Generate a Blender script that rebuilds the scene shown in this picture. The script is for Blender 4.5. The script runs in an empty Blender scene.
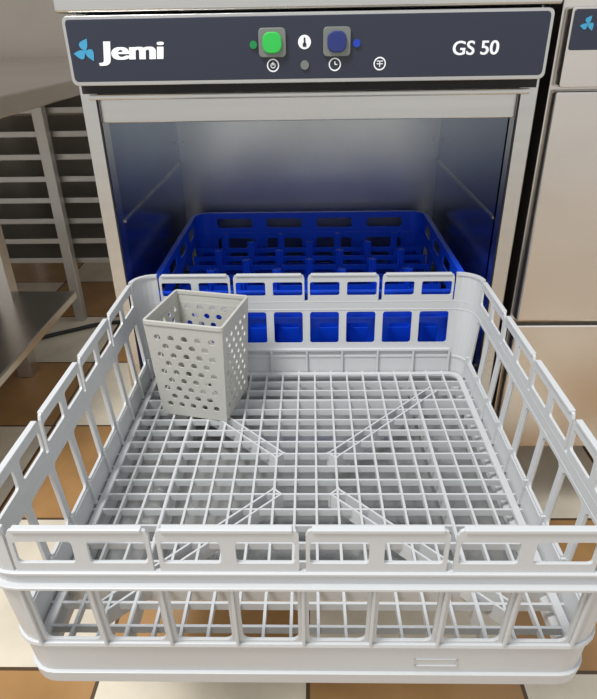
import bpy, math
from math import sin, cos, pi, sqrt
from mathutils import Matrix, Vector
S=bpy.context.scene
S.view_settings.view_transform='Standard'
Z0=0.5
def lin(c):
    return tuple(((x/255)/12.92 if x/255<=.04045 else ((x/255+.055)/1.055)**2.4) for x in c)+(1,)
# ---------------- materials
def mat(name,rgb,rough=.5,metal=0,bump=0,bscale=200,stretch=(1,1,1),var=0,emit=0,spec=.5,coat=0,vscale=3,vstretch=None):
    m=bpy.data.materials.new(name);m.use_nodes=True;t=m.node_tree;N=t.nodes;L=t.links
    b=[n for n in N if n.type=='BSDF_PRINCIPLED'][0]
    c=lin(rgb)
    b.inputs['Base Color'].default_value=c;b.inputs['Roughness'].default_value=rough;b.inputs['Metallic'].default_value=metal
    b.inputs['Specular IOR Level'].default_value=spec;b.inputs['Coat Weight'].default_value=coat
    tc=N.new('ShaderNodeTexCoord')
    if var:
        mp=N.new('ShaderNodeMapping');mp.inputs['Scale'].default_value=vstretch or stretch;L.new(tc.outputs['Object'],mp.inputs[0])
        nz=N.new('ShaderNodeTexNoise');nz.inputs['Scale'].default_value=vscale;nz.inputs['Detail'].default_value=4;L.new(mp.outputs[0],nz.inputs[0])
        r=N.new('ShaderNodeMapRange');r.inputs[1].default_value=.3;r.inputs[2].default_value=.7;r.inputs[3].default_value=1-var;r.inputs[4].default_value=1+var
        L.new(nz.outputs[0],r.inputs[0])
        mx=N.new('ShaderNodeVectorMath');mx.operation='SCALE';mx.inputs[0].default_value=c[:3];L.new(r.outputs[0],mx.inputs['Scale'])
        L.new(mx.outputs[0],b.inputs['Base Color'])
    if bump:
        mp=N.new('ShaderNodeMapping');mp.inputs['Scale'].default_value=stretch;L.new(tc.outputs['Object'],mp.inputs[0])
        nz=N.new('ShaderNodeTexNoise');nz.inputs['Scale'].default_value=bscale;nz.inputs['Detail'].default_value=3;L.new(mp.outputs[0],nz.inputs[0])
        bp=N.new('ShaderNodeBump');bp.inputs['Strength'].default_value=bump;bp.inputs['Distance'].default_value=.002
        L.new(nz.outputs[0],bp.inputs['Height']);L.new(bp.outputs[0],b.inputs['Normal'])
    if emit:
        b.inputs['Emission Color'].default_value=c;b.inputs['Emission Strength'].default_value=emit
    return m
M_gray=mat('gray_polypropylene',(197,199,200),.36,var=.02)
M_bask=mat('basket_polypropylene',(190,189,182),.5,var=.03)
M_blue=mat('blue_polypropylene',(14,74,222),.35)
M_steel=mat('brushed_steel',(204,204,202),.25,1,bump=.05,bscale=60,stretch=(1,1,30),var=.04)
M_steelR=mat('brushed_steel_warm',(216,211,205),.24,1,bump=.05,bscale=90,stretch=(1,1,40),var=.10,vscale=2.2,vstretch=(1,1,1.5))  # broad tone noise in the base colour imitates soft reflections
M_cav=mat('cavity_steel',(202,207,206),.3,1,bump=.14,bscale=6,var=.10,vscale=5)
M_cavside=mat('cavity_side_steel_shaded',(150,160,180),.24,1,bump=.12,bscale=5,var=.14,vscale=5)  # same steel as the cavity back, shade put into a darker bluish base
M_dark=mat('dark_rubber_and_shade',(22,22,24),.6)  # rubber feet and seal, also the painted shade strip in the header
M_panel=mat('control_panel_film',(38,44,60),.35,var=.03)
M_white=mat('white_print',(235,238,240),.5,emit=.1)
M_logo=mat('blue_print',(60,150,190),.5)
M_green=mat('green_button',(40,175,70),.35,emit=.15)
M_bbtn=mat('blue_button',(30,45,110),.35)
M_bez=mat('button_bezel',(120,125,120),.35,.3)
M_ledg=mat('green_led',(20,130,70),.2)
M_ledb=mat('blue_led',(20,60,170),.2)
M_tab=mat('table_steel',(200,196,190),.30,1,bump=.05,bscale=20,var=.1)
M_tray=mat('tray_aluminium',(185,183,178),.35,.7)
M_wall=mat('plaster_wall',(150,142,132),.8,var=.06)
M_cable=mat('black_cable',(25,26,28),.5)
# ---------------- helpers
def empty(name):
    o=bpy.data.objects.new(name,None);S.collection.objects.link(o);o.location=(0,0,Z0);return o
def mesh(name,V,F,m,parent=None,solid=0,off=1,bevel=0,smooth=False,merge=True):
    import bmesh
    me=bpy.data.meshes.new(name);me.from_pydata([tuple(v) for v in V],[],F)
    bm=bmesh.new();bm.from_mesh(me)
    if merge: bmesh.ops.remove_doubles(bm,verts=bm.verts,dist=2e-5)
    if not solid: bmesh.ops.recalc_face_normals(bm,faces=bm.faces)
    bm.to_mesh(me);bm.free()
    me.materials.append(m)
    o=bpy.data.objects.new(name,me);S.collection.objects.link(o)
    if parent: o.parent=parent
    else: o.location.z=Z0
    if solid:
        md=o.modifiers.new('s','SOLIDIFY');md.thickness=solid;md.offset=off;md.use_even_offset=False
    if bevel:
        md=o.modifiers.new('b','BEVEL');md.width=bevel;md.segments=2;md.limit_method='ANGLE'
    if smooth:
        for p in me.polygons:p.use_smooth=True
    return o
BF=[(0,1,3,2),(4,6,7,5),(0,4,5,1),(2,3,7,6),(0,2,6,4),(1,5,7,3)]
class B:
    def __init__(s): s.V=[];s.F=[]
    def box(s,x0,x1,y0,y1,z0,z1):
        n=len(s.V)
        for x in(x0,x1):
            for y in(y0,y1):
                for z in(z0,z1): s.V.append((x,y,z))
        s.F+= [tuple(n+i for i in f) for f in BF];return s
    def hexa(s,P):
        n=len(s.V);s.V+=list(P);s.F+=[tuple(n+i for i in f) for f in BF];return s
    def seg(s,a,b,w,z0,z1):
        dx,dy=b[0]-a[0],b[1]-a[1];l=sqrt(dx*dx+dy*dy);nx,ny=-dy/l*w/2,dx/l*w/2
        P=[]
        for q in(a,b):
            for sg in(-1,1):
                for z in(z0,z1): P.append((q[0]+sg*nx,q[1]+sg*ny,z))
        return s.hexa(P)
    def out(s,name,m,parent=None,bevel=0): return mesh(name,s.V,s.F,m,parent,bevel=bevel,merge=False)
def box(name,x0,x1,y0,y1,z0,z1,m,parent=None,bevel=0): return B().box(x0,x1,y0,y1,z0,z1).out(name,m,parent,bevel)
class Sheet:
    def __init__(s): s.V=[];s.F=[]
    def face(s,pts,mp):
        n=len(s.V);s.V+=[mp(*p) for p in pts];s.F.append(tuple(range(n,n+len(pts))))
    def solid(s,u0,u1,z0,z1,mp): s.face([(u0,z0),(u1,z0),(u1,z1),(u0,z1)],mp)
    def bay(s,u0,u1,z0,z1,w0,w1,y0,y1,r,mp,c=0,chL=False,chR=False,seg=3):
        def arc(cx,cy,a): return [(cx+r*cos(math.radians(a-90*i/seg)),cy+r*sin(math.radians(a-90*i/seg))) for i in range(seg+1)]
        A=[arc(w0+r,y0-r,180),arc(w1-r,y0-r,90),arc(w1-r,y1+r,0),arc(w0+r,y1+r,-90)]
        O=[[(u0,z0-c),(u0+c*.3,z0-c*.3),(u0+c,z0)] if chL else [(u0,z0)],
           [(u1-c,z0),(u1-c*.3,z0-c*.3),(u1,z0-c)] if chR else [(u1,z0)],[(u1,z1)],[(u0,z1)]]
        for i in range(4):
            s.face(O[i]+A[i][::-1],mp)
            j=(i+1)%4
            s.face([O[i][-1],O[j][0],A[j][0],A[i][-1]],mp)
class Ring:
    """rounded-rectangle rack perimeter"""
    def __init__(s,hx,hy,r,cx,cy,zr,inset): s.hx,s.hy,s.r,s.cx,s.cy,s.zr,s.inset=hx,hy,r,cx,cy,zr,inset
    def side(s,k,off=0):
        def mp(u,z,o=off):
            d=-s.inset(z)+o
            x,y=[(u,-(s.hy+d)),(s.hx+d,u),(-u,s.hy+d),(-(s.hx+d),-u)][k]
            return (x+s.cx,y+s.cy,z+s.zr)
        return mp
    def corner(s,k,off=0):
        def mp(a,z,o=off):
            R=s.r-s.inset(z)+o
            C=[(s.hx-s.r,-(s.hy-s.r)),(s.hx-s.r,s.hy-s.r),(-(s.hx-s.r),s.hy-s.r),(-(s.hx-s.r),-(s.hy-s.r))][k]
            t=math.radians(-90+90*k+a)
            return (C[0]+R*cos(t)+s.cx,C[1]+R*sin(t)+s.cy,z+s.zr)
        return mp
    def a(s,k): return (s.hx if k%2==0 else s.hy)-s.r
    def perim(s,n=6):
        P=[]
        for k in range(4):
            for i in range(n+1): P.append((k,90*i/n))
        return P
    def sweep(s,V,F,sec,n=6):
        P=s.perim(n);m=len(sec);b=len(V)
        for (k,a) in P:
            c=s.corner(k)
            for (o,z) in sec: V.append(c(a,z,o))
        for i in range(len(P)):
            j=(i+1)%len(P)
            for q in range(m):
                w=(q+1)%m
                F.append((b+i*m+q,b+j*m+q,b+j*m+w,b+i*m+w))
def build_rack(name,ring,nbx,nby,rows,m,th,ribs,rings,backrows=None):
    root=empty(name)
    sh=Sheet();NC=6
    for k in range(4):
        mp=ring.side(k);cm=ring.corner(k);a=ring.a(k);nb=nbx if k%2==0 else nby;p=2*a/nb
        for row in (backrows if (k==2 and backrows) else rows):
            t,z0,z1=row[:3]
            for i in range(nb):
                u0=-a+i*p;u1=u0+p
                if t=='solid': sh.solid(u0,u1,z0,z1,mp)
                elif t=='win':
                    wz0,wz1,g,r=row[3:7]
                    sh.bay(u0,u1,z0,z1,u0+g,u1-g,wz0,wz1,r,mp)
                elif t=='panel':
                    wz0,wz1,g,r,gap=row[3:8]
                    uu0=u0+(gap/2 if i%2==0 else 0);uu1=u1-(gap/2 if i%2==1 else 0)
                    sh.bay(uu0,uu1,z0,z1,u0+g,u1-g,wz0,wz1,r,mp,c=.006,chL=i%2==0,chR=i%2==1)
            for i in range(NC): sh.solid(90*i/NC,90*(i+1)/NC,z0,z1,cm)
    o=mesh('wall_shell',sh.V,sh.F,m,root,solid=th,off=1)
    V=[];F=[]
    for sec in rings: ring.sweep(V,F,sec)
    mesh('rim_rings',V,F,m,root,bevel=.0006,merge=False)
    b=B()
    for k in range(4):
        mp=ring.side(k);a=ring.a(k);nb=nbx if k%2==0 else nby;p=2*a/nb
        for (z0,z1,w,o0,o1,which) in ribs:
            for i in range(nb+1):
                u=-a+i*p
                b.hexa([mp(uu,z,o) for uu in(u-w/2,u+w/2) for z in(z0,z1) for o in(o0,o1)])
    b.out('wall_ribs',m,root,bevel=.0005)
    return root
# ---------------- gray rack
ins=lambda z: 0 if z>-.058 else .008*min(1,(-z-.058)/.12)
G=Ring(.25,.25,.032,0,-.25,0,ins)
rows=[('panel',0,-.042,-.012,-.034,.0055,.003,.005),
      ('solid',-.042,-.058),
      ('win',-.058,-.132,-.060,-.129,.0044,.006),
      ('solid',-.132,-.176),
      ]
rowsBk=rows[:2]+[('win',-.058,-.117,-.060,-.111,.0055,.004),('solid',-.117,-.132),('solid',-.132,-.176)]
ringsG=[[(-.003,-.0425),(.0025,-.0425),(.0025,-.045),(-.003,-.045)],
        [(-.0032,-.055),(.0055,-.055),(.0055,-.058),(-.0032,-.058)],
        [(-.004,-.131),(.002,-.131),(.003,-.135),(-.004,-.135)],
        [(-.004,-.1735),(.003,-.174),(.0015,-.189),(-.006,-.1915),(-.012,-.1915),(-.012,-.180)]]
ribsG=[(-.132,-.056,.0026,.0002,.0032,'all'),(-.158,-.123,.003,-.007,-.002,'all')]
rack=build_rack('dishwasher_rack',G,8,8,rows,M_gray,.0028,ribsG,ringsG,rowsBk)
b=B()
mp=G.side(2);a=G.a(2)
b.hexa([mp(u,z,o) for u in(-a,a) for z in(-.123,-.1195) for o in(-.007,-.0025)])
b.out('back_inner_ledge',M_gray,rack,.0005)
b=B()
for k in range(4):
    mp=G.side(k);a=G.a(k);p=2*a/8
    for i in range(4):
        u0=-a+i*2*p+.007;u1=u0+2*p-.014
        b.hexa([mp(u,z,o) for u in(u0,u1) for z in(-.0028,.0008) for o in(-.0045,.0014)])
b.out('panel_lips',M_gray,rack,bevel=.0008)
V=[];F=[]
for k in range(4):
    cm=G.corner(k);n=len(V);sec=[(-.0045,.0008),(.0014,.0008),(.0014,-.0028),(-.0045,-.0028)]
    for i in range(7):
        for (o,z) in sec: V.append(cm(90*i/6,z,o))
    for i in range(6):
        for q in range(4): F.append((n+i*4+q,n+i*4+4+q,n+i*4+4+(q+1)%4,n+i*4+(q+1)%4))
    F+= [(n,n+1,n+2,n+3),(n+24,n+25,n+26,n+27)]
mesh('corner_lips',V,F,M_gray,rack,merge=False)
def clip(pv,h,r):
    ap=abs(pv)
    return h if ap<=h-r else h-r+sqrt(max(0,r*r-(ap-(h-r))**2))
b=B();h=.241;NG=19;cell=2*.234/NG
for i in range(NG+1):
    q=-.234+i*cell;L=clip(q,h,.028)
    w=.0027
    zt=-.159
    b.box(q-w/2,q+w/2,-.25-L,-.25+L,zt-.008,zt)
    b.box(-L,L,-.25+q-w/2,-.25+q+w/2,zt-.009,zt-.0004)
for sx in(-1,1):
    for sy in(-1,1):
        for d in(-.0045,.0045):
            b.seg((sx*.033+d*sy,-.25+sy*.033-d*sx),(sx*.19+d*sy,-.25+sy*.19-d*sx),.0022,-.178,-.1586)
        b.seg((sx*.033+.006*sy,-.25+sy*.033-.006*sx),(sx*.033-.006*sy,-.25+sy*.033+.006*sx),.0022,-.178,-.1587)
for q in(-.16,.16):
    b.box(q-.002,q+.002,-.25-.236,-.25+.236,-.185,-.160)
    b.box(-.236,.236,-.25+q-.002,-.25+q+.002,-.185,-.160)
b.out('floor_grid',M_gray,rack)
V=[];F=[]
G.sweep(V,F,[(-.006,-.1585),(-.006,-.162),(-.014,-.162),(-.014,-.1585)])
mesh('floor_ledge',V,F,M_gray,rack,merge=False)
def text(name,body,size,loc,m,parent,shear=0,offset=0,extr=.0003,align='CENTER',sx=1,bold=0,nb=1):
    for i in range(nb):
        cu=bpy.data.curves.new(name,'FONT');cu.body=body;cu.size=size;cu.extrude=extr;cu.align_x=align;cu.shear=shear;cu.offset=offset
        o=bpy.data.objects.new(name,cu);S.collection.objects.link(o);o.rotation_euler=(pi/2,0,0)
        dx=(i-(nb-1)/2)*bold
        o.location=(loc[0]+dx,loc[1]-.00003*i,loc[2]);o.scale=(sx,1,1);cu.materials.append(m);o.parent=parent
b=B()
b.box(.093,.129,-.4945,-.4905,-.1545,-.1540);b.box(.093,.129,-.4940,-.4905,-.1640,-.1635);b.box(.093,.0935,-.4945,-.4905,-.1640,-.1540);b.box(.1285,.129,-.4945,-.4905,-.1640,-.1540)
b.out('embossed_label',M_gray,rack)
# ---------------- blue rack
insb=lambda z:.006*min(1,-z/.15)
BL=Ring(.246,.2175,.03,.004,.2375,-.036,insb)
rowsB=[('win',0,-.042,-.012,-.032,.016,.005),('solid',-.042,-.050),('win',-.050,-.125,-.055,-.118,.016,.005),('solid',-.125,-.15)]
rb=[[(-.004,.0006),(.005,.0006),(.005,-.006),(-.004,-.006)],[(-.0035,-.042),(.005,-.042),(.005,-.046),(-.0035,-.046)],[(-.012,-.148),(.002,-.148),(.002,-.1535),(-.012,-.1535)]]
br=build_rack('dishwasher_rack.001',BL,4,4,rowsB,M_blue,.003,[(-.14,-.04,.004,.0002,.004,'all')],rb)
sh=Sheet();n=8
for axis in(0,1):
    H=.236 if axis==0 else .208;O=.208 if axis==0 else .236
    for j in range(1,n):
        q=-O+2*O*j/n
        if axis==0: mp=lambda u,z,q=q:(.004+u,.2375+q,-.036+z)
        else: mp=lambda u,z,q=q:(.004+q,.2375+u,-.036+z)
        for i in range(n):
            u0=-H+2*H*i/n;u1=u0+2*H/n
            sh.bay(u0,u1,-.058,-.145,u0+.009,u1-.009,-.068,-.092,.006,mp)
mesh('compartment_dividers',sh.V,sh.F,M_blue,br,solid=.0025,off=0)
b=B();n2=8
for i in range(1,n2):
    for j in range(1,n2):
        x=.004-.236+2*.236*i/n2;y=.2375-.208+2*.208*j/n2
        top=-.064 if (i+j)%2==0 else -.082
        w=.0065
        b.box(x-w,x+w,y-.0015,y+.0015,-.18,top);b.box(x-.0015,x+.0015,y-w,y+w,-.18,top)
for i in range(0,25):
    x=.004-.236+.472*i/24;b.box(x-.0015,x+.0015,.03,.445,-.186,-.178)
    y=.2375-.208+.416*i/24;b.box(-.232,.240,y-.0015,y+.0015,-.186,-.178)
b.out('posts_and_floor',M_blue,br)
# ---------------- basket
bk=empty('cutlery_basket')
hb=.146;wb_,db=.094,.090;wt,dt=.108,.103
sh=Sheet()
def bfun(k):
    def mp(u,t):
        f=t/hb;w=(wb_+(wt-wb_)*f)/2;d=(db+(dt-db)*f)/2
        x,y=[(u*w,-d),(w,u*d),(-u*w,d),(-w,-u*d)][k]
        return (x,y,t)
    return mp
rowsN=9;z_lo=.012;z_hi=hb-.016;ph=(z_hi-z_lo)/rowsN;nc=5
for k in range(4):
    mp=bfun(k);hw=(wb_+wt)/4
    sh.solid(-1,1,hb,z_hi,mp);sh.solid(-1,1,z_lo,0,mp)
    for r_ in range(rowsN):
        zt=z_hi-r_*ph;zb=zt-ph
        K=hw
        mp2=lambda a,t,mp=mp,K=K: mp(a/K,t)
        m_=.88*K;pp=2*m_/nc
        cnt=nc if r_%2==0 else nc-1;st=-m_ if r_%2==0 else -m_+pp/2
        sh.solid(-K,st,zt,zb,mp2)
        for c_ in range(cnt):
            u0=st+c_*pp;uc=u0+pp/2;zc=(zt+zb)/2;R=.0043
            sh.bay(u0,u0+pp,zt,zb,uc-R,uc+R,zc+R,zc-R,R*.98,mp2)
        sh.solid(st+cnt*pp,K,zt,zb,mp2)
mpb=lambda u,v:(u,v,.002)
nb=6;pw=wb_/nb;pd=db/nb
for i in range(nb):
    for j in range(nb):
        u0=-wb_/2+i*pw;v1=-db/2+j*pd
        sh.bay(u0,u0+pw,v1+pd,v1,u0+pw/2-.0048,u0+pw/2+.0048,v1+pd/2+.0048,v1+pd/2-.0048,.0046,mpb)
mesh('perforated_body',sh.V,sh.F,M_bask,bk,solid=.002,off=1)
Rb=Ring(wt/2,dt/2,.004,0,0,hb,lambda z:0)
V=[];F=[];Rb.sweep(V,F,[(-.0025,.001),(.0012,.001),(.0012,-.005),(-.0025,-.005)],3)
mesh('rim',V,F,M_bask,bk,bevel=.0006,merge=False)
bk.location=(-.1445,-.0905,Z0-.158);bk.rotation_euler=(0,0,math.radians(-13))
# ---------------- machine
mc=empty('undercounter_dishwasher')
X0,X1=-.295,.303;YF=.030
b=B()
b.box(X0,-.272,YF,YF+.03,-.45,.255);b.box(.278,X1,YF,YF+.03,-.45,.255)
b.box(-.272,.278,YF+.004,YF+.03,.205,.333)
b.box(-.272,.278,YF,YF+.03,-.45,-.215)
b.out('front_frame',M_steel,mc,.0015)
b=B()
b.box(X0,X0+.002,YF+.03,.60,-.45,.333);b.box(X1-.002,X1,YF+.03,.60,-.45,.333);b.box(X0,X1,.598,.60,-.45,.333)
b.out('outer_casing',M_steel,mc)
box('top_lid',X0-.004,X1+.003,.004,.61,.334,.368,M_steel,mc,.003)
b=B();b.box(X0+.012,X1-.012,YF-.006,YF+.003,.2345,.2415);b.out('header_bead',M_steel,mc,.002)
box('header_shade_strip',X0+.004,X1-.004,YF-.001,YF+.003,.2420,.256,M_dark,mc)  # dark strip laid over the steel as painted shade below the panel
b=B();b.box(-.2745,-.2722,YF-.002,YF+.02,-.20,.2345);b.box(.2782,.2805,YF-.002,YF+.02,-.20,.2345);b.out('door_seal',M_dark,mc)
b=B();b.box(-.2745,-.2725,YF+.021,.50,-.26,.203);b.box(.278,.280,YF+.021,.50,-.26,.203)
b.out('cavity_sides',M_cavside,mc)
b=B();b.box(-.274,.280,.50,.502,-.26,.203);b.box(-.274,.28,YF+.031,.50,.203,.206)
b.out('cavity_back_and_roof',M_cav,mc)
box('cavity_floor',-.272,.278,YF+.031,.499,-.262,-.255,M_cav,mc)
b=B()
for x0,x1 in((-.272,-.252),(.258,.278)):
    b.box(x0,x1,.062,.49,-.196,-.190)
b.out('rack_rails',M_steel,mc,.001)
b=B()
for x in(-.2722,.2758):
    b.box(x,x+.002,.062,.49,.060,.064)
b.box(-.264,-.258,.496,.4995,.10,.107);b.box(.263,.269,.496,.4995,.10,.107)
b.out('cavity_studs',M_steel,mc)
b=B();b.box(-.268,.272,-.385,.028,-.225,-.192);b.out('door',M_steel,mc,.004)
b=B()
for x in(-.25,.26):
    for y in(.08,.55): b.box(x-.018,x+.018,y-.018,y+.018,-.5,-.45)
b.out('feet',M_dark,mc,.004)
def rrect(x0,x1,z0,z1,y0,y1,r,name,m,parent,n=4,bevel=.0008):
    pts=[]
    for (cx,cz,a) in((x1-r,z1-r,0),(x0+r,z1-r,90),(x0+r,z0+r,180),(x1-r,z0+r,270)):
        for i in range(n+1):
            t=math.radians(a+90*i/n);pts.append((cx+r*cos(t),cz+r*sin(t)))
    N=len(pts);V=[(p[0],y0,p[1]) for p in pts]+[(p[0],y1,p[1]) for p in pts]
    F=[tuple(range(N)),tuple(range(2*N-1,N-1,-1))]+[(i,(i+1)%N,N+(i+1)%N,N+i) for i in range(N)]
    return mesh(name,V,F,m,parent,bevel=bevel,merge=False)
def disc(x,z,r,y0,y1,name,m,parent,n=20): return rrect(x-r,x+r,z-r,z+r,y0,y1,r*.999,name,m,parent,6,.0003)
rrect(-.291,.297,.254,.331,.0,.030,.007,'panel_surround',M_steel,mc)
rrect(-.287,.293,.2585,.3275,-.0015,.004,.005,'control_panel',M_panel,mc)
def torus(x,z,R,r,y,name,m,parent,scale=1):
    V=[];F=[];n=28;k=6
    for i in range(n):
        for j in range(k):
            a=2*pi*i/n;c=2*pi*j/k
            V.append((x+(R+r*cos(c))*cos(a),y+.3*r*sin(c),z+(R+r*cos(c))*sin(a)))
    for i in range(n):
        for j in range(k): F.append((i*k+j,((i+1)%n)*k+j,((i+1)%n)*k+(j+1)%k,i*k+(j+1)%k))
    return mesh(name,V,F,m,parent,merge=False,smooth=True)
for x,m,nm in((-.038,M_green,'start_button'),(.040,M_bbtn,'cycle_button')):
    rrect(x-.0165,x+.0165,.283,.315,-.006,-.001,.005,nm+'_bezel',M_bez,mc)
    rrect(x-.0115,x+.0115,.2875,.3105,-.010,-.005,.0085,nm,m,mc,bevel=.0012)
disc(-.061,.297,.0045,-.004,-.001,'led_green',M_ledg,mc);disc(.064,.297,.0045,-.004,-.001,'led_blue',M_ledb,mc)
disc(.001,.299,.0078,-.0022,-.001,'thermo_disc',M_white,mc)
b=B();b.box(0,.002,-.0028,-.002,.297,.304);b.box(-.0012,.0032,-.0028,-.002,.294,.298);b.out('thermo_symbol',M_panel,mc)
disc(.001,.274,.0052,-.004,-.001,'small_knob',M_bez,mc)
for x in(-.038,.038,.093):
    torus(x,.274,.0068,.0008,-.0018,'icon_ring',M_white,mc)
b=B();b.box(-.0386,-.0374,-.0024,-.0014,.274,.2775);b.box(.0374,.0386,-.0024,-.0014,.274,.2775);b.box(.038,.041,-.0024,-.0014,.2735,.2745)
b.box(.0893,.0967,-.0024,-.0014,.2765,.2775);b.box(.0893,.0967,-.0024,-.0014,.2735,.2745);b.box(.0925,.0935,-.0024,-.0014,.2705,.2775);b.out('icon_marks',M_white,mc)
torus(-.038,.2738,.0026,.0005,-.0018,'power_icon',M_white,mc)
text('logo_text','Jemi',.0285,(-.2095,-.0018,.2835),M_white,mc,shear=.08,offset=.0003,sx=1.55,bold=.0008,nb=5)
text('model_text','GS 50',.0215,(.208,-.0018,.2825),M_white,mc,offset=.0002,sx=1.06,bold=.0005,nb=2)
def prop(x,z,R,y,parent):
    V=[];F=[]
    for k in range(3):
        a0=math.radians(70+120*k);n=len(V);pts=[]
        for i in range(9):
            t=i/8;w=.62*sin(pi*t**.7)*R
            pts.append((t*R,w*.9))
        L=[(p[0],p[1]) for p in pts]+[(p[0],-p[1]*.25) for p in pts[::-1]]
        for (u,v) in L[:-1]:
            V.append((x+u*cos(a0)-v*sin(a0),y,z+u*sin(a0)+v*cos(a0)))
        F.append(tuple(range(n,n+len(L)-1)))
    return mesh('propeller_logo',V,F,M_logo,parent,solid=.0004,off=0,merge=False)
prop(-.268,.293,.0145,-.0022,mc)
# ---------------- right cabinet
rc=empty('stainless_steel_cabinet')
RX=.317
b=B();b.box(RX,.93,.033,.62,-.335,.36);b.out('body',M_steelR,rc,.002)
b=B();b.box(RX+.003,.925,.012,.032,-.086,.238);b.out('door_panel',M_steelR,rc,.003)
b=B();b.box(RX+.003,.925,.012,.032,-.325,-.092);b.out('lower_panel',M_steelR,rc,.003)
rrect(RX+.004,.925,.243,.332,.010,.032,.004,'panel_surround',M_steelR,rc)
rrect(RX+.007,.92,.285,.329,.008,.012,.003,'control_panel',M_panel,rc)
prop(.341,.313,.0095,.0072,rc)
text('label_text','TECNO',.012,(.353,.0075,.309),M_white,rc,align='LEFT')
b=B()
for x in(.36,.88):
    for y in(.08,.57): b.box(x-.02,x+.02,y-.02,y+.02,-.5,-.335)
b.out('feet',M_dark,rc,.003)
# ---------------- left table
tb=empty('steel_work_table')
box('table_top',-1.6,-.60,-.10,2.3,.165,.205,M_tab,tb,.004)
box('lower_shelf',-1.5,-.60,-.10,.60,-.295,-.275,M_tab,tb,.003)
b=B()
for x in(-.76,-1.45):
    for y in(-.06,.56,2.2): b.box(x-.02,x+.02,y-.02,y+.02,-.5,.166)
b.out('legs',M_tab,tb,.002)
tr=empty('tray_rack')
b=B()
for x in(-.73,-1.45):
    for y in(.90,1.40): b.box(x-.015,x+.015,y-.015,y+.015,-.5,.16)
b.out('posts',M_tray,tr,.002)
b=B()
for i in range(8):
    z=.12-i*.062
    b.box(-1.45,-.52,.93,1.38,z-.002,z);b.box(-1.45,-.52,.925,.93,z-.004,z+.012);b.box(-.525,-.52,.93,1.38,z-.002,z+.012)
b.out('trays',M_tray,tr,.001)
cu=bpy.data.curves.new('power_cable','CURVE');cu.dimensions='3D';cu.bevel_depth=.006;sp=cu.splines.new('BEZIER')
pts=[(-.86,.72,.007),(-.74,.80,.007),(-.62,.86,.007),(-.45,.85,.007),(-.33,.80,.02)]
sp.bezier_points.add(len(pts)-1)
for p_,q in zip(sp.bezier_points,pts): p_.co=q;p_.handle_left_type=p_.handle_right_type='AUTO'
o=bpy.data.objects.new('power_cable',cu);S.collection.objects.link(o);cu.materials.append(M_cable)
# ---------------- floor / walls
m=bpy.data.materials.new('floor_tiles');m.use_nodes=True;t=m.node_tree;N=t.nodes;L=t.links
bs=[n for n in N if n.type=='BSDF_PRINCIPLED'][0];bs.inputs['Roughness'].default_value=.22
tc=N.new('ShaderNodeTexCoord')
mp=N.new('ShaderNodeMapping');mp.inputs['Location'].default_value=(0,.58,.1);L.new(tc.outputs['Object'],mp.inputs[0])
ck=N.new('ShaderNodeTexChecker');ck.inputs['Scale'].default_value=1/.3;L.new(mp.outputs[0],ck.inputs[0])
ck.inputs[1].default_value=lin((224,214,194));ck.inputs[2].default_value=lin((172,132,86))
nz=N.new('ShaderNodeTexNoise');nz.inputs['Scale'].default_value=9;nz.inputs['Detail'].default_value=6;L.new(tc.outputs['Object'],nz.inputs[0])
mr=N.new('ShaderNodeMapRange');mr.inputs[1].default_value=.3;mr.inputs[2].default_value=.7;mr.inputs[3].default_value=.82;mr.inputs[4].default_value=1.12;L.new(nz.outputs[0],mr.inputs[0])
sc=N.new('ShaderNodeVectorMath');sc.operation='SCALE';L.new(ck.outputs[0],sc.inputs[0]);L.new(mr.outputs[0],sc.inputs['Scale'])
bt=N.new('ShaderNodeTexBrick');bt.offset=0;bt.squash=1
for k_,v_ in(('Scale',1),('Mortar Size',.003),('Mortar Smooth',.1),('Brick Width',.3),('Row Height',.3)): bt.inputs[k_].default_value=v_
L.new(mp.outputs[0],bt.inputs['Vector'])
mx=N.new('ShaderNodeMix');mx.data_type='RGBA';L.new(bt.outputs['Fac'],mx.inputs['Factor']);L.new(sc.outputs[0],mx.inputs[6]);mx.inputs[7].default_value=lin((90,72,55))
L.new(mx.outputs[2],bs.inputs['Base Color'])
o=mesh('floor',[(-3,-3,0),(3,-3,0),(3,2.4,0),(-3,2.4,0)],[(0,1,2,3)],m);o.location.z=0
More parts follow.
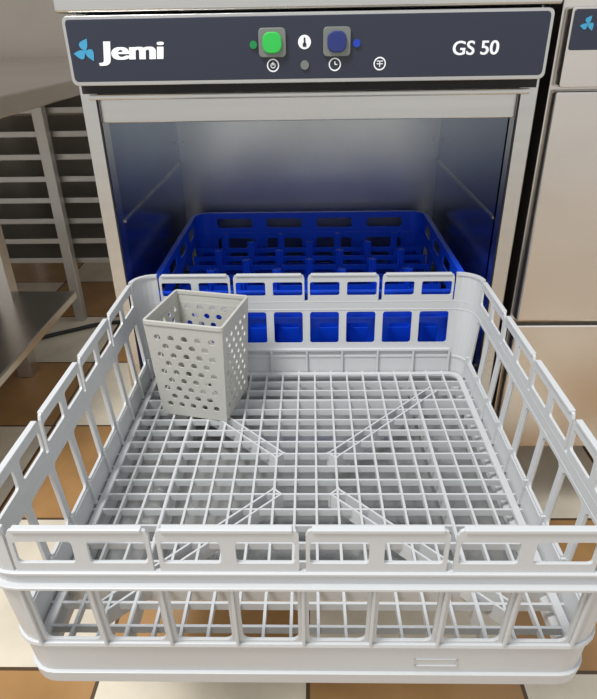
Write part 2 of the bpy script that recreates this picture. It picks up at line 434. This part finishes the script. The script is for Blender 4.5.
box('wall_back',-3,3,2.4,2.5,-.5,2.2,M_wall)
box('wall_left',-3.1,-3,-.5,2.4,-.5,2.2,M_wall)
# ---------------- world + lights
w=bpy.data.worlds.new('w');S.world=w;w.use_nodes=True;t=w.node_tree;N=t.nodes;L=t.links
bg=[n for n in N if n.type=='BACKGROUND'][0]
tc=N.new('ShaderNodeTexCoord');sx=N.new('ShaderNodeSeparateXYZ');L.new(tc.outputs['Generated'],sx.inputs[0])
cr=N.new('ShaderNodeValToRGB');L.new(sx.outputs['Z'],cr.inputs[0])
e=cr.color_ramp.elements;e[0].position=0;e[0].color=(.8,.79,.77,1);e[1].position=1;e[1].color=(.50,.52,.55,1)
e2=e.new(.25);e2.color=(1.15,1.15,1.15,1);e3=e.new(.6);e3.color=(.75,.78,.82,1)
L.new(cr.outputs[0],bg.inputs[0]);bg.inputs[1].default_value=.92
def area(name,loc,tgt,size,power,col=(1,1,1)):
    l=bpy.data.lights.new(name,'AREA');l.energy=power;l.size=size;l.color=col
    o=bpy.data.objects.new(name,l);S.collection.objects.link(o);o.location=loc
    o.rotation_euler=(Vector(tgt)-Vector(loc)).to_track_quat('-Z','Y').to_euler()
area('daylight_key',(-.9,-1.0,2.7),(0,0,.4),.7,68,(1,.99,.975))
# ---------------- camera
cx,cy,cz,pt,ya,ro,f=.0075,-.8101,.3153,.4980,-.0250,-.0173,593.3743
Rv=Vector((cos(ya),-sin(ya),0));fh=Vector((sin(ya),cos(ya),0));Zv=Vector((0,0,1))
Fw=fh*cos(pt)-Zv*sin(pt);D=-(Zv*cos(pt)+fh*sin(pt))
R2=Rv*cos(ro)-D*sin(ro);D2=Rv*sin(ro)+D*cos(ro)
mtx=Matrix((R2,-D2,-Fw)).transposed().to_4x4();mtx.translation=Vector((cx,cy,cz+Z0))
cam=bpy.data.cameras.new('camera');cam.sensor_fit='VERTICAL';cam.sensor_height=36;cam.lens=f*36/699;cam.clip_start=.02
co=bpy.data.objects.new('camera',cam);S.collection.objects.link(co);co.matrix_world=mtx;S.camera=co
